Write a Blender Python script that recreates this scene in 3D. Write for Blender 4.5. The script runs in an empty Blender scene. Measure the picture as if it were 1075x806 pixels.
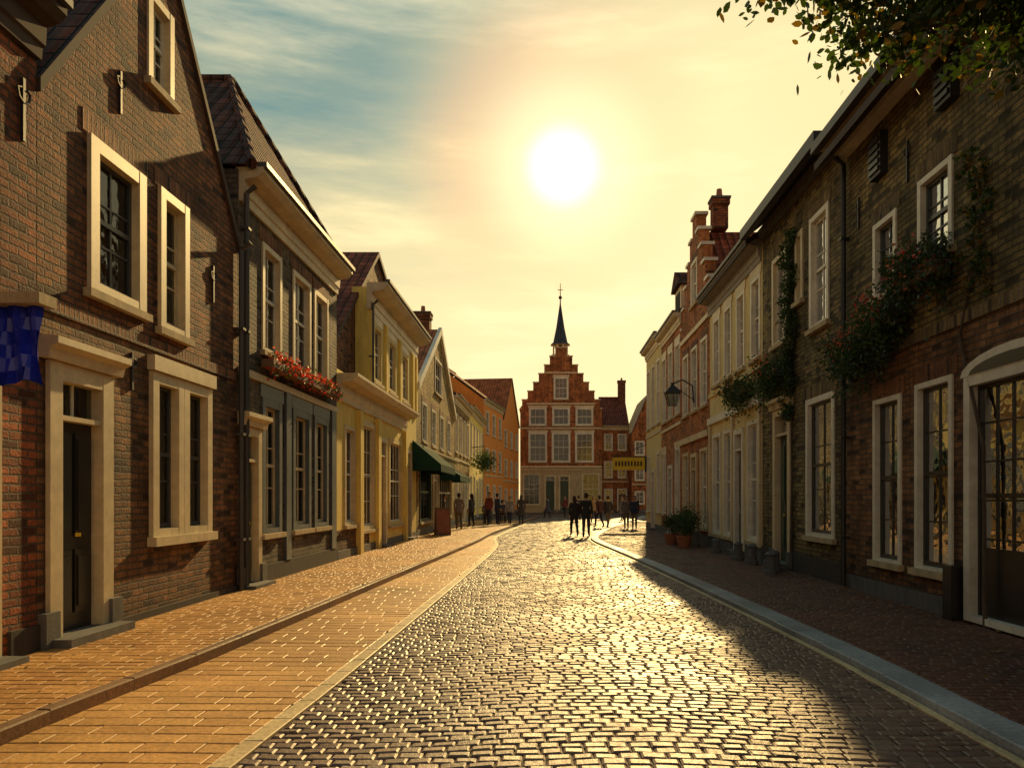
import bpy, math, random
from mathutils import Vector
random.seed(11)
rnd=random.random
def ru(a,b): return a+(b-a)*random.random()
sc=bpy.context.scene
# ------------------------------------------------------------------ materials
def newmat(name):
    m=bpy.data.materials.new(name); m.use_nodes=True
    nt=m.node_tree; b=nt.nodes['Principled BSDF']
    return m,nt,b
def N(nt,t,**k):
    n=nt.nodes.new(t)
    for a,v in k.items(): setattr(n,a,v)
    return n
def mixc(nt,mode,fac,a,b):
    n=N(nt,'ShaderNodeMix',data_type='RGBA',blend_type=mode)
    for idx,val in ((0,fac),(6,a),(7,b)):
        if hasattr(val,'is_linked') or hasattr(val,'links'): nt.links.new(val,n.inputs[idx])
        elif idx==0: n.inputs[0].default_value=val
        else: n.inputs[idx].default_value=(*val,1)
    return n.outputs[2]
def mrange(nt,val,a,b,c,d,smooth=False):
    n=N(nt,'ShaderNodeMapRange')
    if smooth: n.interpolation_type='SMOOTHSTEP'
    nt.links.new(val,n.inputs[0])
    for i,x in enumerate((a,b,c,d)): n.inputs[i+1].default_value=x
    return n.outputs[0]
def math_(nt,op,a,b=None):
    n=N(nt,'ShaderNodeMath',operation=op)
    for i,v in enumerate((a,b)):
        if v is None: continue
        if isinstance(v,(int,float)): n.inputs[i].default_value=v
        else: nt.links.new(v,n.inputs[i])
    return n.outputs[0]
def noise(nt,vec,scale,detail=4,rough=.6):
    n=N(nt,'ShaderNodeTexNoise'); n.inputs['Scale'].default_value=scale
    n.inputs['Detail'].default_value=detail; n.inputs['Roughness'].default_value=rough
    if vec is not None: nt.links.new(vec,n.inputs['Vector'])
    return n.outputs[0]
def bump(nt,b,h,strength,dist):
    n=N(nt,'ShaderNodeBump'); n.inputs['Strength'].default_value=strength; n.inputs['Distance'].default_value=dist
    nt.links.new(h,n.inputs['Height']); nt.links.new(n.outputs[0],b.inputs['Normal'])
def brick(name,c1,c2,mortar=(.2,.17,.13),bw=.25,bh=.083,ms=.013,rough=.8,bs=1.0,soldier=False,dist=.026):
    m,nt,b=newmat(name)
    uv=N(nt,'ShaderNodeTexCoord').outputs['UV']
    wob=N(nt,'ShaderNodeTexNoise'); wob.inputs['Scale'].default_value=7; nt.links.new(uv,wob.inputs['Vector'])
    vm=N(nt,'ShaderNodeVectorMath',operation='SCALE'); vm.inputs['Scale'].default_value=.03
    nt.links.new(wob.outputs[1],vm.inputs[0])
    va=N(nt,'ShaderNodeVectorMath',operation='ADD'); nt.links.new(uv,va.inputs[0]); nt.links.new(vm.outputs[0],va.inputs[1])
    vec=va.outputs[0]
    br=N(nt,'ShaderNodeTexBrick'); nt.links.new(vec,br.inputs['Vector'])
    br.inputs['Scale'].default_value=1; br.inputs['Brick Width'].default_value=bh if soldier else bw
    br.inputs['Row Height'].default_value=.5 if soldier else bh
    br.inputs['Mortar Size'].default_value=ms; br.inputs['Mortar Smooth'].default_value=.5
    br.inputs['Bias'].default_value=0
    br.inputs['Color1'].default_value=(0,0,0,1); br.inputs['Color2'].default_value=(1,1,1,1); br.inputs['Mortar'].default_value=(.5,.5,.5,1)
    tone=br.outputs['Color']
    c=mixc(nt,'MIX',mrange(nt,tone,.1,.9,0,1),c1,c2)
    burnt=mrange(nt,tone,.84,.9,0,.8); c=mixc(nt,'MIX',burnt,c,tuple(x*.22 for x in c2))
    c=mixc(nt,'MIX',br.outputs['Fac'],c,mortar)
    big=mrange(nt,noise(nt,uv,.8,6,.7),.3,.7,.42,1.45)
    fine=noise(nt,uv,34,3,.7)
    c=mixc(nt,'MULTIPLY',1,c,big)
    c=mixc(nt,'MULTIPLY',1,c,mrange(nt,fine,.25,.75,.5,1.4))
    mid=mrange(nt,noise(nt,uv,3.5,5,.7),.47,.72,0,.6)
    c=mixc(nt,'MIX',mid,c,tuple(x*.3 for x in c2))
    # vertical rain streaks
    mp=N(nt,'ShaderNodeMapping'); nt.links.new(uv,mp.inputs[0]); mp.inputs['Scale'].default_value=(3.2,.22,1)
    c=mixc(nt,'MULTIPLY',1,c,mrange(nt,noise(nt,mp.outputs[0],1.3,5,.65),.4,.68,1.12,.55))
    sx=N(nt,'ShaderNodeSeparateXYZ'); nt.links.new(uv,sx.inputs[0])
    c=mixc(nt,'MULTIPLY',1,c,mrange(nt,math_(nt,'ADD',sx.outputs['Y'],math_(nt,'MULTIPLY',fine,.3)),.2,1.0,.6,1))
    nt.links.new(c,b.inputs['Base Color'])
    inv=math_(nt,'SUBTRACT',1.0,br.outputs['Fac'])
    h=math_(nt,'ADD',math_(nt,'ADD',inv,math_(nt,'MULTIPLY',fine,.6)),math_(nt,'MULTIPLY',tone,.6))
    bump(nt,b,h,bs,dist)
    b.inputs['Roughness'].default_value=rough
    b.inputs['Specular IOR Level'].default_value=.3
    return m
def plaster(name,c,var=.25,bs=.25,rough=.8,scale=2.0):
    m,nt,b=newmat(name)
    uv=N(nt,'ShaderNodeTexCoord').outputs['UV']
    mp=N(nt,'ShaderNodeMapping'); nt.links.new(uv,mp.inputs[0]); mp.inputs['Scale'].default_value=(2.5,.6,1)
    a=mrange(nt,noise(nt,mp.outputs[0],scale,6,.7),.3,.7,1-var*1.6,1+var*.7)
    f=noise(nt,uv,30,4,.7)
    col=mixc(nt,'MULTIPLY',1,c,a)
    col=mixc(nt,'MULTIPLY',1,col,mrange(nt,f,.3,.7,.86,1.1))
    nt.links.new(col,b.inputs['Base Color']); b.inputs['Roughness'].default_value=rough
    bump(nt,b,f,bs,.006)
    return m
def tiles(name,c1,c2):
    m,nt,b=newmat(name)
    uv=N(nt,'ShaderNodeTexCoord').outputs['UV']
    br=N(nt,'ShaderNodeTexBrick'); nt.links.new(uv,br.inputs['Vector']); br.offset=0.0
    br.inputs['Scale'].default_value=1; br.inputs['Brick Width'].default_value=.25; br.inputs['Row Height'].default_value=.32
    br.inputs['Mortar Size'].default_value=.018
    br.inputs['Color1'].default_value=(*c1,1); br.inputs['Color2'].default_value=(*c2,1); br.inputs['Mortar'].default_value=(*[x*.12 for x in c2],1)
    n1=noise(nt,uv,1.6,5,.7)
    c=mixc(nt,'MULTIPLY',1,br.outputs['Color'],mrange(nt,n1,.3,.7,.45,1.45))
    nt.links.new(c,b.inputs['Base Color'])
    w=N(nt,'ShaderNodeTexWave',bands_direction='X'); w.inputs['Scale'].default_value=.3142/.25; nt.links.new(uv,w.inputs[0])
    w2=N(nt,'ShaderNodeTexWave',bands_direction='Y',wave_profile='SAW'); w2.inputs['Scale'].default_value=.3142/.32; nt.links.new(uv,w2.inputs[0])
    h=math_(nt,'ADD',math_(nt,'SUBTRACT',math_(nt,'MULTIPLY',w.outputs['Fac'],1.5),w2.outputs['Fac']),math_(nt,'MULTIPLY',noise(nt,uv,9,3),.8))
    bump(nt,b,h,1,.05); b.inputs['Roughness'].default_value=.85; b.inputs['Specular IOR Level'].default_value=.2
    return m
def paint(name,c,rough=.5,var=.18):
    m,nt,b=newmat(name)
    ob=N(nt,'ShaderNodeTexCoord').outputs['Object']
    f=noise(nt,ob,7,6,.7)
    c_=mixc(nt,'MULTIPLY',1,c,mrange(nt,f,.3,.7,1-var,1+var*.5))
    c_=mixc(nt,'MULTIPLY',1,c_,mrange(nt,noise(nt,ob,1.3,5,.7),.35,.7,1.05,1-var*1.3))
    nt.links.new(c_,b.inputs['Base Color'])
    b.inputs['Roughness'].default_value=rough
    bump(nt,b,noise(nt,ob,60,3),.15,.003)
    return m
def stones(name,c1,c2,rough=.45,bs=.5,spec=.5,dirt=.5):
    m,nt,b=newmat(name)
    tc=N(nt,'ShaderNodeTexCoord')
    wn=N(nt,'ShaderNodeTexWhiteNoise',noise_dimensions='2D'); nt.links.new(tc.outputs['UV'],wn.inputs['Vector'])
    c=mixc(nt,'MIX',wn.outputs['Value'],c1,c2)
    big=noise(nt,tc.outputs['Object'],.55,5,.65)
    f=noise(nt,tc.outputs['Object'],26,4,.7)
    c=mixc(nt,'MULTIPLY',1,c,mrange(nt,big,.3,.7,1-dirt,1.25))
    c=mixc(nt,'MULTIPLY',1,c,mrange(nt,f,.25,.75,.55,1.3))
    nt.links.new(c,b.inputs['Base Color'])
    r=math_(nt,'ADD',mrange(nt,big,.3,.7,rough-.08,rough+.14),mrange(nt,f,.3,.7,-.06,.1))
    nt.links.new(r,b.inputs['Roughness']); b.inputs['Specular IOR Level'].default_value=spec
    bump(nt,b,f,bs,.008)
    return m
def leafmat(name,c):
    m=bpy.data.materials.new(name); m.use_nodes=True; nt=m.node_tree
    b=nt.nodes['Principled BSDF']; out=nt.nodes['Material Output']
    b.inputs['Base Color'].default_value=(*c,1); b.inputs['Roughness'].default_value=.55
    t=N(nt,'ShaderNodeBsdfTranslucent'); t.inputs[0].default_value=(c[0]*1.8,c[1]*1.8,c[2]*.8,1)
    mx=N(nt,'ShaderNodeMixShader'); mx.inputs[0].default_value=.3
    nt.links.new(b.outputs[0],mx.inputs[1]); nt.links.new(t.outputs[0],mx.inputs[2]); nt.links.new(mx.outputs[0],out.inputs[0])
    return m
def glassmat():
    m=bpy.data.materials.new('window_glass'); m.use_nodes=True; nt=m.node_tree
    nt.nodes.remove(nt.nodes['Principled BSDF']); out=nt.nodes['Material Output']
    g=N(nt,'ShaderNodeBsdfGlossy'); g.inputs['Roughness'].default_value=.04; g.inputs[0].default_value=(.8,.83,.88,1)
    t=N(nt,'ShaderNodeBsdfTransparent'); t.inputs[0].default_value=(.6,.65,.65,1)
    lw=N(nt,'ShaderNodeLayerWeight'); lw.inputs[0].default_value=.2
    f=mrange(nt,lw.outputs['Fresnel'],0,1,.08,.65)
    bp=N(nt,'ShaderNodeBump'); bp.inputs['Strength'].default_value=.35; bp.inputs['Distance'].default_value=.025
    tc=N(nt,'ShaderNodeTexCoord'); nt.links.new(noise(nt,tc.outputs['UV'],3,2),bp.inputs['Height']); nt.links.new(bp.outputs[0],g.inputs['Normal'])
    mx=N(nt,'ShaderNodeMixShader'); nt.links.new(f,mx.inputs[0]); nt.links.new(t.outputs[0],mx.inputs[1]); nt.links.new(g.outputs[0],mx.inputs[2])
    nt.links.new(mx.outputs[0],out.inputs[0]); return m
M={}
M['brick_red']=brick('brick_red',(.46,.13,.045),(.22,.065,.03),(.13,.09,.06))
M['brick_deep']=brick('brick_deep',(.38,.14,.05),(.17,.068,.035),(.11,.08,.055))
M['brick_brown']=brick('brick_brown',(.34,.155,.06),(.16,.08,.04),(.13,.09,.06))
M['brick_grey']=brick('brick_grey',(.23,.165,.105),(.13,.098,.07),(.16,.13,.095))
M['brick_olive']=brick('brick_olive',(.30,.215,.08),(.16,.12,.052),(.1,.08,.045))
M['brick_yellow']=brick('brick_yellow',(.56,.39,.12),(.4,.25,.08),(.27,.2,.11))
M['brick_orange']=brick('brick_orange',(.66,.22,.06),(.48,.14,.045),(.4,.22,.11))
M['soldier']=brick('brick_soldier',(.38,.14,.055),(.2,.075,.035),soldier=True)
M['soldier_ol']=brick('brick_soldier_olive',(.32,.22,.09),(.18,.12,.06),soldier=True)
M['plinth']=plaster('plinth_tar',(.045,.035,.03),.3,.4)
M['stone']=plaster('sandstone',(.52,.4,.23),.25,.4)
M['greystone']=plaster('bluestone',(.13,.125,.12),.3,.4)
M['cream']=paint('cream_paint',(.68,.56,.35))
M['white']=paint('white_paint',(.78,.73,.6))
M['ochre']=plaster('ochre_stucco',(.86,.66,.17),.16)
M['creamst']=plaster('cream_stucco',(.76,.6,.26),.2)
M['orangest']=plaster('orange_stucco',(.84,.3,.05),.18)
M['greyst']=plaster('grey_stucco',(.32,.3,.26),.2)
M['tile_red']=tiles('pantile_red',(.36,.1,.05),(.19,.055,.032))
M['tile_dark']=tiles('pantile_dark',(.17,.065,.042),(.065,.038,.032))
M['tile_orange']=tiles('pantile_orange',(.58,.19,.07),(.38,.12,.045))
M['tile_slate']=tiles('slate',(.09,.11,.15),(.06,.07,.1))
M['edge']=paint('roof_verge',(.07,.045,.035),.8)
M['black']=paint('black_paint',(.018,.017,.017),.35)
M['green']=paint('dark_green_paint',(.02,.055,.04),.4)
M['bluep']=paint('grey_blue_paint',(.1,.125,.14),.45)
M['dsash']=paint('dark_sash_paint',(.05,.055,.06),.4)
M['iron']=paint('wrought_iron',(.02,.02,.022),.5)
M['zinc']=paint('zinc',(.07,.065,.06),.5)
M['glass']=glassmat()
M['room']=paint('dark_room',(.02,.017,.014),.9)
M['curtain']=paint('curtain',(.55,.45,.28),.9)
M['awning']=paint('awning_cloth',(.02,.06,.045),.95); M['awning2']=paint('awning_cloth_light',(.03,.085,.06),.95)
for k in ('awning','awning2'): M[k].node_tree.nodes['Principled BSDF'].inputs['Specular IOR Level'].default_value=.05
M['yellow']=paint('yellow_sign_paint',(.85,.58,.03),.5)
M['blue']=paint('blue_sign_paint',(.015,.03,.5),.25)
M['leaf1']=leafmat('leaf_green',(.05,.09,.018)); M['leaf2']=leafmat('leaf_dark',(.03,.055,.015)); M['leaf3']=leafmat('leaf_yellow',(.2,.12,.02))
M['flower']=leafmat('flower_red',(.5,.03,.03)); M['flowerp']=leafmat('flower_pink',(.6,.16,.13))
M['bark']=plaster('bark',(.1,.075,.05),.4,1.0,.9,6)
M['terracotta']=paint('terracotta',(.35,.13,.06),.7)
M['wood']=paint('oak_wood',(.2,.11,.05),.6)
# ------------------------------------------------------------------ mesh helpers
ZV=Vector((0,0,1))
class Part:
    def __init__(s): s.v=[];s.f=[];s.uv=[];s.m=[];s.mats=[];s.sm=[]
    def mi(s,mat):
        if mat not in s.mats: s.mats.append(mat)
        return s.mats.index(mat)
    def face(s,pts,mat,smooth=False):
        pts=[Vector(p) for p in pts]
        n=Vector((0,0,0))
        for i in range(len(pts)):
            a=pts[i];b=pts[(i+1)%len(pts)]
            n+=a.cross(b)
        if n.length<1e-9: return
        n.normalize()
        if abs(n.z)>.985: t1=Vector((1,0,0));t2=Vector((0,1,0))
        else:
            t1=ZV.cross(n).normalized(); t2=n.cross(t1)
        i0=len(s.v); s.v+=[tuple(p) for p in pts]; s.f.append(list(range(i0,i0+len(pts))))
        s.uv+=[(p.dot(t1),p.dot(t2)) for p in pts]; s.m.append(s.mi(mat)); s.sm.append(smooth)
    def box(s,x0,x1,y0,y1,z0,z1,mat,P=None):
        P=P or (lambda x,y,z:(x,y,z))
        c=[P(x,y,z) for z in (z0,z1) for y in (y0,y1) for x in (x0,x1)]
        for q in ((0,2,3,1),(4,5,7,6),(0,1,5,4),(2,6,7,3),(0,4,6,2),(1,3,7,5)): s.face([c[i] for i in q],mat)
    def tube(s,pts,rad,mat,sides=8,caps=True):
        pts=[Vector(p) for p in pts]; rings=[]; prev=None
        for i,p in enumerate(pts):
            d=(pts[min(i+1,len(pts)-1)]-pts[max(i-1,0)]).normalized()
            a=d.cross(ZV) if abs(d.z)<.9 else d.cross(Vector((0,1,0)))
            if prev is not None:
                a=prev-d*prev.dot(d)
            a.normalize(); prev=a; b=d.cross(a)
            r=rad[i] if isinstance(rad,(list,tuple)) else rad
            rings.append([p+a*r*math.cos(2*math.pi*k/sides)+b*r*math.sin(2*math.pi*k/sides) for k in range(sides)])
        for i in range(len(rings)-1):
            for k in range(sides):
                k2=(k+1)%sides
                s.face([rings[i][k],rings[i][k2],rings[i+1][k2],rings[i+1][k]],mat,True)
        if caps:
            s.face(rings[0][::-1],mat); s.face(rings[-1],mat)
    def ellip(s,c,r,mat,nu=10,nv=7,cond=None):
        c=Vector(c)
        def p(i,j):
            th=math.pi*j/nv; ph=2*math.pi*i/nu
            return c+Vector((r[0]*math.sin(th)*math.cos(ph),r[1]*math.sin(th)*math.sin(ph),r[2]*math.cos(th)))
        for i in range(nu):
            for j in range(nv):
                q=[p(i,j),p(i+1,j),p(i+1,j+1),p(i,j+1)]
                if j==0:q=[q[0],q[2],q[3]]
                elif j==nv-1:q=q[:3]
                if cond and not cond(sum(q,Vector())/len(q)-c): continue
                s.face(q[::-1],mat,True)
    def make(s,name,parent=None,off=Vector((0,0,0)),loc=None):
        me=bpy.data.meshes.new(name); me.from_pydata([(v[0]-off[0],v[1]-off[1],v[2]-off[2]) for v in s.v],[],s.f)
        uvl=me.uv_layers.new(name='UVMap')
        flat=[c for u in s.uv for c in u]; uvl.data.foreach_set('uv',flat)
        for m in s.mats: me.materials.append(M[m] if isinstance(m,str) else m)
        me.polygons.foreach_set('material_index',s.m); me.polygons.foreach_set('use_smooth',s.sm)
        me.update()
        o=bpy.data.objects.new(name,me); sc.collection.objects.link(o)
        if parent: o.parent=parent
        else: o.location=off
        return o
def clip(poly,edge):
    (ax,ay),(bx,by)=edge; out=[]
    f=lambda p:(bx-ax)*(p[1]-ay)-(by-ay)*(p[0]-ax)
    for i in range(len(poly)):
        p=poly[i];q=poly[(i+1)%len(poly)];fp=f(p);fq=f(q)
        if fp>=-1e-9: out.append(p)
        if (fp>1e-9 and fq<-1e-9) or (fp<-1e-9 and fq>1e-9):
            t=fp/(fp-fq); out.append((p[0]+(q[0]-p[0])*t,p[1]+(q[1]-p[1])*t))
    return out
class House:
    def __init__(s,name,O,D,Nn,c):
        s.O=Vector(O);s.D=Vector(D).normalized();s.N=Vector(Nn).normalized();s.parts={};s.holes=[];s.doors=[]
        s.e=bpy.data.objects.new(name,None); sc.collection.objects.link(s.e); s.e.empty_display_size=.5
        s.off=s.P(c,0,-2); s.e.location=s.off
    def P(s,u,v,n): 
        q=s.O+s.D*u+s.N*n; return Vector((q.x,q.y,v))
    def pt(s,name): return s.parts.setdefault(name,Part())
    def face(s,part,mat,pts): s.pt(part).face([s.P(*p) for p in pts],mat)
    def box(s,part,mat,u0,u1,v0,v1,n0,n1):
        s.pt(part).box(u0,u1,n0,n1,v0,v1,mat,lambda x,y,z:s.P(x,z,y))
    def prism(s,part,mat,prof,n0,n1):
        em='edge' if part=='roof' else mat
        s.face(part,em,[(u,v,n1) for u,v in prof]); s.face(part,em,[(u,v,n0) for u,v in prof][::-1])
        for i in range(len(prof)):
            a=prof[i];b=prof[(i+1)%len(prof)]
            s.face(part,mat if (part!='roof' or i==2) else em,[(a[0],a[1],n0),(b[0],b[1],n0),(b[0],b[1],n1),(a[0],a[1],n1)])
    def prismu(s,part,mat,prof,u0,u1):
        em='edge' if part=='roof' else mat
        s.face(part,em,[(u1,v,n) for n,v in prof]); s.face(part,em,[(u0,v,n) for n,v in prof][::-1])
        for i in range(len(prof)):
            a=prof[i];b=prof[(i+1)%len(prof)]
            s.face(part,mat if (part!='roof' or i==2) else em,[(u0,a[1],a[0]),(u0,b[1],b[0]),(u1,b[1],b[0]),(u1,a[1],a[0])])
    def region(s,outline,bands):
        us={p[0] for p in outline};vs={p[1] for p in outline}
        for h in s.holes: us|={h[0],h[1]};vs|={h[2],h[3]}
        for b in bands: vs|={b[0],b[1]}
        a,b_=min(p[0] for p in outline),max(p[0] for p in outline); c,d=min(p[1] for p in outline),max(p[1] for p in outline)
        us=sorted(x for x in us if a-1e-6<=x<=b_+1e-6);vs=sorted(x for x in vs if c-1e-6<=x<=d+1e-6)
        for i in range(len(us)-1):
            for j in range(len(vs)-1):
                if us[i+1]-us[i]<1e-4 or vs[j+1]-vs[j]<1e-4: continue
                um=(us[i]+us[i+1])/2;vm=(vs[j]+vs[j+1])/2
                if any(h[0]<um<h[1] and h[2]<vm<h[3] for h in s.holes): continue
                poly=[(us[i],vs[j]),(us[i+1],vs[j]),(us[i+1],vs[j+1]),(us[i],vs[j+1])]
                for k in range(len(outline)):
                    poly=clip(poly,(outline[k],outline[(k+1)%len(outline)]))
                    if len(poly)<3: break
                if len(poly)<3: continue
                mat=[b[2] for b in bands if b[0]-1e-6<=vm<b[1]+1e-6]
                s.face('walls',mat[0],[(u,v,0) for u,v in poly])
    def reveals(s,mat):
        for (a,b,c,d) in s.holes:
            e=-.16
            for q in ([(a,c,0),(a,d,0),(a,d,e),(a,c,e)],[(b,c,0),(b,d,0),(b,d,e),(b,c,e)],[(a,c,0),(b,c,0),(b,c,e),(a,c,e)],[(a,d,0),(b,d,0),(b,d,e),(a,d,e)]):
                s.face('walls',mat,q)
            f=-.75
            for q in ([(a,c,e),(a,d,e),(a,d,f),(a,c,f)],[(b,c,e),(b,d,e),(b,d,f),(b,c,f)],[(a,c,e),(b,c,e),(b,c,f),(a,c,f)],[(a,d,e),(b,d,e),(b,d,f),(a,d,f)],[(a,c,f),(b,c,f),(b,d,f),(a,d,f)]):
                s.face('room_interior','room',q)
    def window(s,u0,u1,v0,v1,cols=2,rows=3,fr='cream',sash='white',sill='stone',lint=None,fw=.08,curt=None,proud=.03,part='window',split=True):
        s.holes.append((u0,u1,v0,v1))
        B=lambda m,*a:s.box(part,m,*a)
        B(fr,u0-.03,u0+fw,v0,v1+.02,-.13,proud);B(fr,u1-fw,u1+.03,v0,v1+.02,-.13,proud)
        B(fr,u0+fw,u1-fw,v1-fw,v1+.02,-.13,proud-.003);B(fr,u0+fw,u1-fw,v0,v0+fw*.8,-.13,proud-.003)
        a,b,c,d=u0+fw,u1-fw,v0+fw*.8,v1-fw
        sw=min(.05,(b-a)*.12)
        B(sash,a,a+sw,c,d,-.11,-.055);B(sash,b-sw,b,c,d,-.11,-.055)
        B(sash,a+sw,b-sw,c,c+sw*1.3,-.11,-.057);B(sash,a+sw,b-sw,d-sw,d,-.11,-.057)
        if split:
            m=c+(d-c)*.52; B(sash,a+sw,b-sw,m-sw*.55,m+sw*.55,-.115,-.05)
        for k in range(1,cols):
            x=a+sw+(b-a-2*sw)*k/cols; B(sash,x-.013,x+.013,c+sw,d-sw,-.10,-.068)
        for k in range(1,rows):
            y=c+(d-c)*k/rows; B(sash,a+sw,b-sw,y-.012,y+.012,-.10,-.07)
        s.face('window_glass','glass',[(a,c,-.085),(b,c,-.085),(b,d,-.085),(a,d,-.085)])
        if curt is None: curt=random.choice((0,1,1,2))
        if curt==1:
            w=(b-a)*ru(.12,.26)
            for (p,q) in ((a,a+w),(b-w*ru(.7,1.1),b)):
                n=6
                for k in range(n):
                    x0=p+(q-p)*k/n;x1=p+(q-p)*(k+1)/n;z0=-.2-.03*(k%2);z1=-.2-.03*((k+1)%2)
                    s.face('curtains','curtain',[(x0,c,z0),(x1,c,z1),(x1,d,z1),(x0,d,z0)])
        if curt==2:
            r=ru(.5,.8)
            s.face('curtains','curtain',[(a,c+(d-c)*r,-.2),(b,c+(d-c)*r,-.2),(b,d,-.2),(a,d,-.2)])
        if sill: B(sill,u0-.1,u1+.1,v0-.09,v0-.001,-.05,.09)
        if lint:
            s.box('lintels',lint,u0-.12,u1+.12,v1+.022,v1+.26,-.05,.012 if lint.startswith('sold') else .03)
    def door(s,u0,u1,v0,v1,leaf='black',fr='cream',fw=.11,tr=.5,hood=True,step=True,proud=.05):
        s.holes.append((u0,u1,0,v1)); s.doors.append((u0-.05,u1+.05))
        B=lambda m,*a:s.box('door',m,*a)
        B(fr,u0-.05,u0+fw,0,v1+.03,-.14,proud);B(fr,u1-fw,u1+.05,0,v1+.03,-.14,proud)
        B(fr,u0+fw,u1-fw,v1-fw,v1+.03,-.14,proud-.003)
        a,b=u0+fw,u1-fw; t=v1-tr
        B(fr,a,b,t-.05,t,-.14,proud-.02)
        s.face('window_glass','glass',[(a,t,-.09),(b,t,-.09),(b,v1-fw,-.09),(a,v1-fw,-.09)])
        m=(a+b)/2
        B('white',m-.012,m+.012,t,v1-fw,-.1,-.07)
        B(leaf,a,b,v0,t-.051,-.14,-.09)
        pw=(b-a)
        for (p,q) in ((.1,.46),(.54,.9)):
            for (c,d) in ((.08,.38),(.44,.93)):
                B(leaf,a+pw*p,a+pw*q,v0+(t-v0)*c,v0+(t-v0)*d,-.091,-.065)
                B(leaf,a+pw*(p+.05),a+pw*(q-.05),v0+(t-v0)*(c+.03),v0+(t-v0)*(d-.03),-.066,-.05)
        B('yellow',m+.02,m+.06,v0+1.0,v0+1.04,-.06,-.02)
        if step: s.box('doorstep','greystone',u0-.08,u1+.08,.02,v0,-.13,.28)
        if hood:
            s.prismu('door_hood',fr,[(0.0,v1+.04),(.1,v1+.04),(.12,v1+.14),(.2,v1+.18),(.2,v1+.25),(0.0,v1+.27)],u0-.16,u1+.16)
            for x in (u0-.15,u1-.07+.05):
                s.box('door_hood','greystone',x-.02,x+.2,.1,.45,.0,.09)
    def plinth(s,u0,u1,h=.35,mat='plinth'):
        cuts=sorted(s.doors); x=u0
        for a,b in cuts:
            if a-.14>x: s.box('plinth',mat,x,a-.14,0,h,-.05,.035)
            x=b+.14
        if x<u1: s.box('plinth',mat,x,u1,0,h,-.05,.035)
    def cornice(s,u0,u1,v,mat='white',h=.35,out=.3,gutter=True):
        s.prismu('cornice',mat,[(-.05,v-h),(.05,v-h),(.06,v-h*.75),(.09,v-h*.7),(.1,v-h*.3),(out*.75,v-h*.22),(out,v-.02),(out,v+.05),(-.05,v+.05)],u0,u1)
        if gutter: s.box('gutter','zinc',u0,u1,v+.051,v+.13,out-.1,out+.06)
    def body(s,u0,u1,eave,depth,wall,kind,top=0,roof='tile_red',bands=None,over=.12,um=None,steps=5,cop='white'):
        u0+=.004;u1-=.004
        bands=bands or [(0,99,wall)]
        um=um or (u0+u1)/2
        if kind=='gable':
            s.region([(u0,0),(u1,0),(u1,eave),(um,top),(u0,eave)],bands)
            s.face('walls',wall,[(u0,0,-depth),(u1,0,-depth),(u1,eave,-depth),(um,top,-depth),(u0,eave,-depth)])
            for a in (u0,u1): s.face('walls',wall,[(a,0,0),(a,eave,0),(a,eave,-depth),(a,0,-depth)])
            t=.13
            s.prism('roof',roof,[(u0-.02,eave-.02),(um,top),(um,top+t),(u0-.02,eave+t)],-depth-.1,over)
            s.prism('roof',roof,[(um,top),(u1+.02,eave-.02),(u1+.02,eave+t),(um,top+t)],-depth-.1,over)
        elif kind=='parallel':
            s.region([(u0,0),(u1,0),(u1,eave),(u0,eave)],bands)
            s.face('walls',wall,[(u0,0,-depth),(u1,0,-depth),(u1,eave,-depth),(u0,eave,-depth)])
            for a in (u0,u1): s.face('walls',wall,[(a,0,0),(a,eave,0),(a,top,-depth/2),(a,eave,-depth),(a,0,-depth)])
            sl=(top-eave)/(depth/2)
            o=over; t=.13
            s.prismu('roof',roof,[(o,eave-o*sl+.1),(-depth/2,top+.1),(-depth/2,top+.1+t),(o,eave-o*sl+.1+t)],u0-.01,u1+.01)
            s.prismu('roof',roof,[(-depth/2,top+.1),(-depth-o,eave-o*sl+.1),(-depth-o,eave-o*sl+.1+t),(-depth/2,top+.1+t)],u0-.01,u1+.01)
            s.pt('roof').tube([s.P(u0,top+.24,-depth/2),s.P(u1,top+.24,-depth/2)],.1,roof,8)
        elif kind=='step':
            s.region([(u0,0),(u1,0),(u1,eave),(u0,eave)],bands)
            hw=(u1-u0)/2; dv=(top-eave)/steps; tw=hw*.14
            for k in range(steps):
                w=hw-(hw-tw)*(k+.35)/(steps-.65); w2=hw-(hw-tw)*(k+1.35)/(steps-.65) if k<steps-1 else 0
                va=eave+dv*k; vb=va+dv
                s.region([(um-w,va),(um+w,va),(um+w,vb),(um-w,vb)],bands)
                s.face('walls',wall,[(um-w,va,-.34),(um+w,va,-.34),(um+w,vb,-.34),(um-w,vb,-.34)])
                for sg in (-1,1):
                    s.face('walls',wall,[(um+sg*w,va,0),(um+sg*w,vb,0),(um+sg*w,vb,-.34),(um+sg*w,va,-.34)])
                    a,b=sorted((um+sg*(w+.06),um+sg*w2)); 
                    s.box('coping',cop,a,b,vb,vb+.1,-.4,.06)
            for sg in (-1,1):
                w=hw-(hw-tw)*.35/(steps-.65)
                a,b=sorted((um+sg*(hw+.03),um+sg*w)); s.box('coping',cop,a,b,eave,eave+.1,-.4,.06)
            s.face('walls',wall,[(u0,0,-depth),(u1,0,-depth),(u1,eave,-depth),(um,top-.4,-depth),(u0,eave,-depth)])
            for a in (u0,u1): s.face('walls',wall,[(a,0,0),(a,eave,0),(a,eave,-depth),(a,0,-depth)])
            tt=top-dv*.9
            s.prism('roof',roof,[(u0-.1,eave-.1),(um,tt),(um,tt+.13),(u0-.1,eave+.03)],-depth-.1,-.36)
            s.prism('roof',roof,[(um,tt),(u1+.1,eave-.1),(u1+.1,eave+.03),(um,tt+.13)],-depth-.1,-.36)
        elif kind=='hip':
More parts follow.
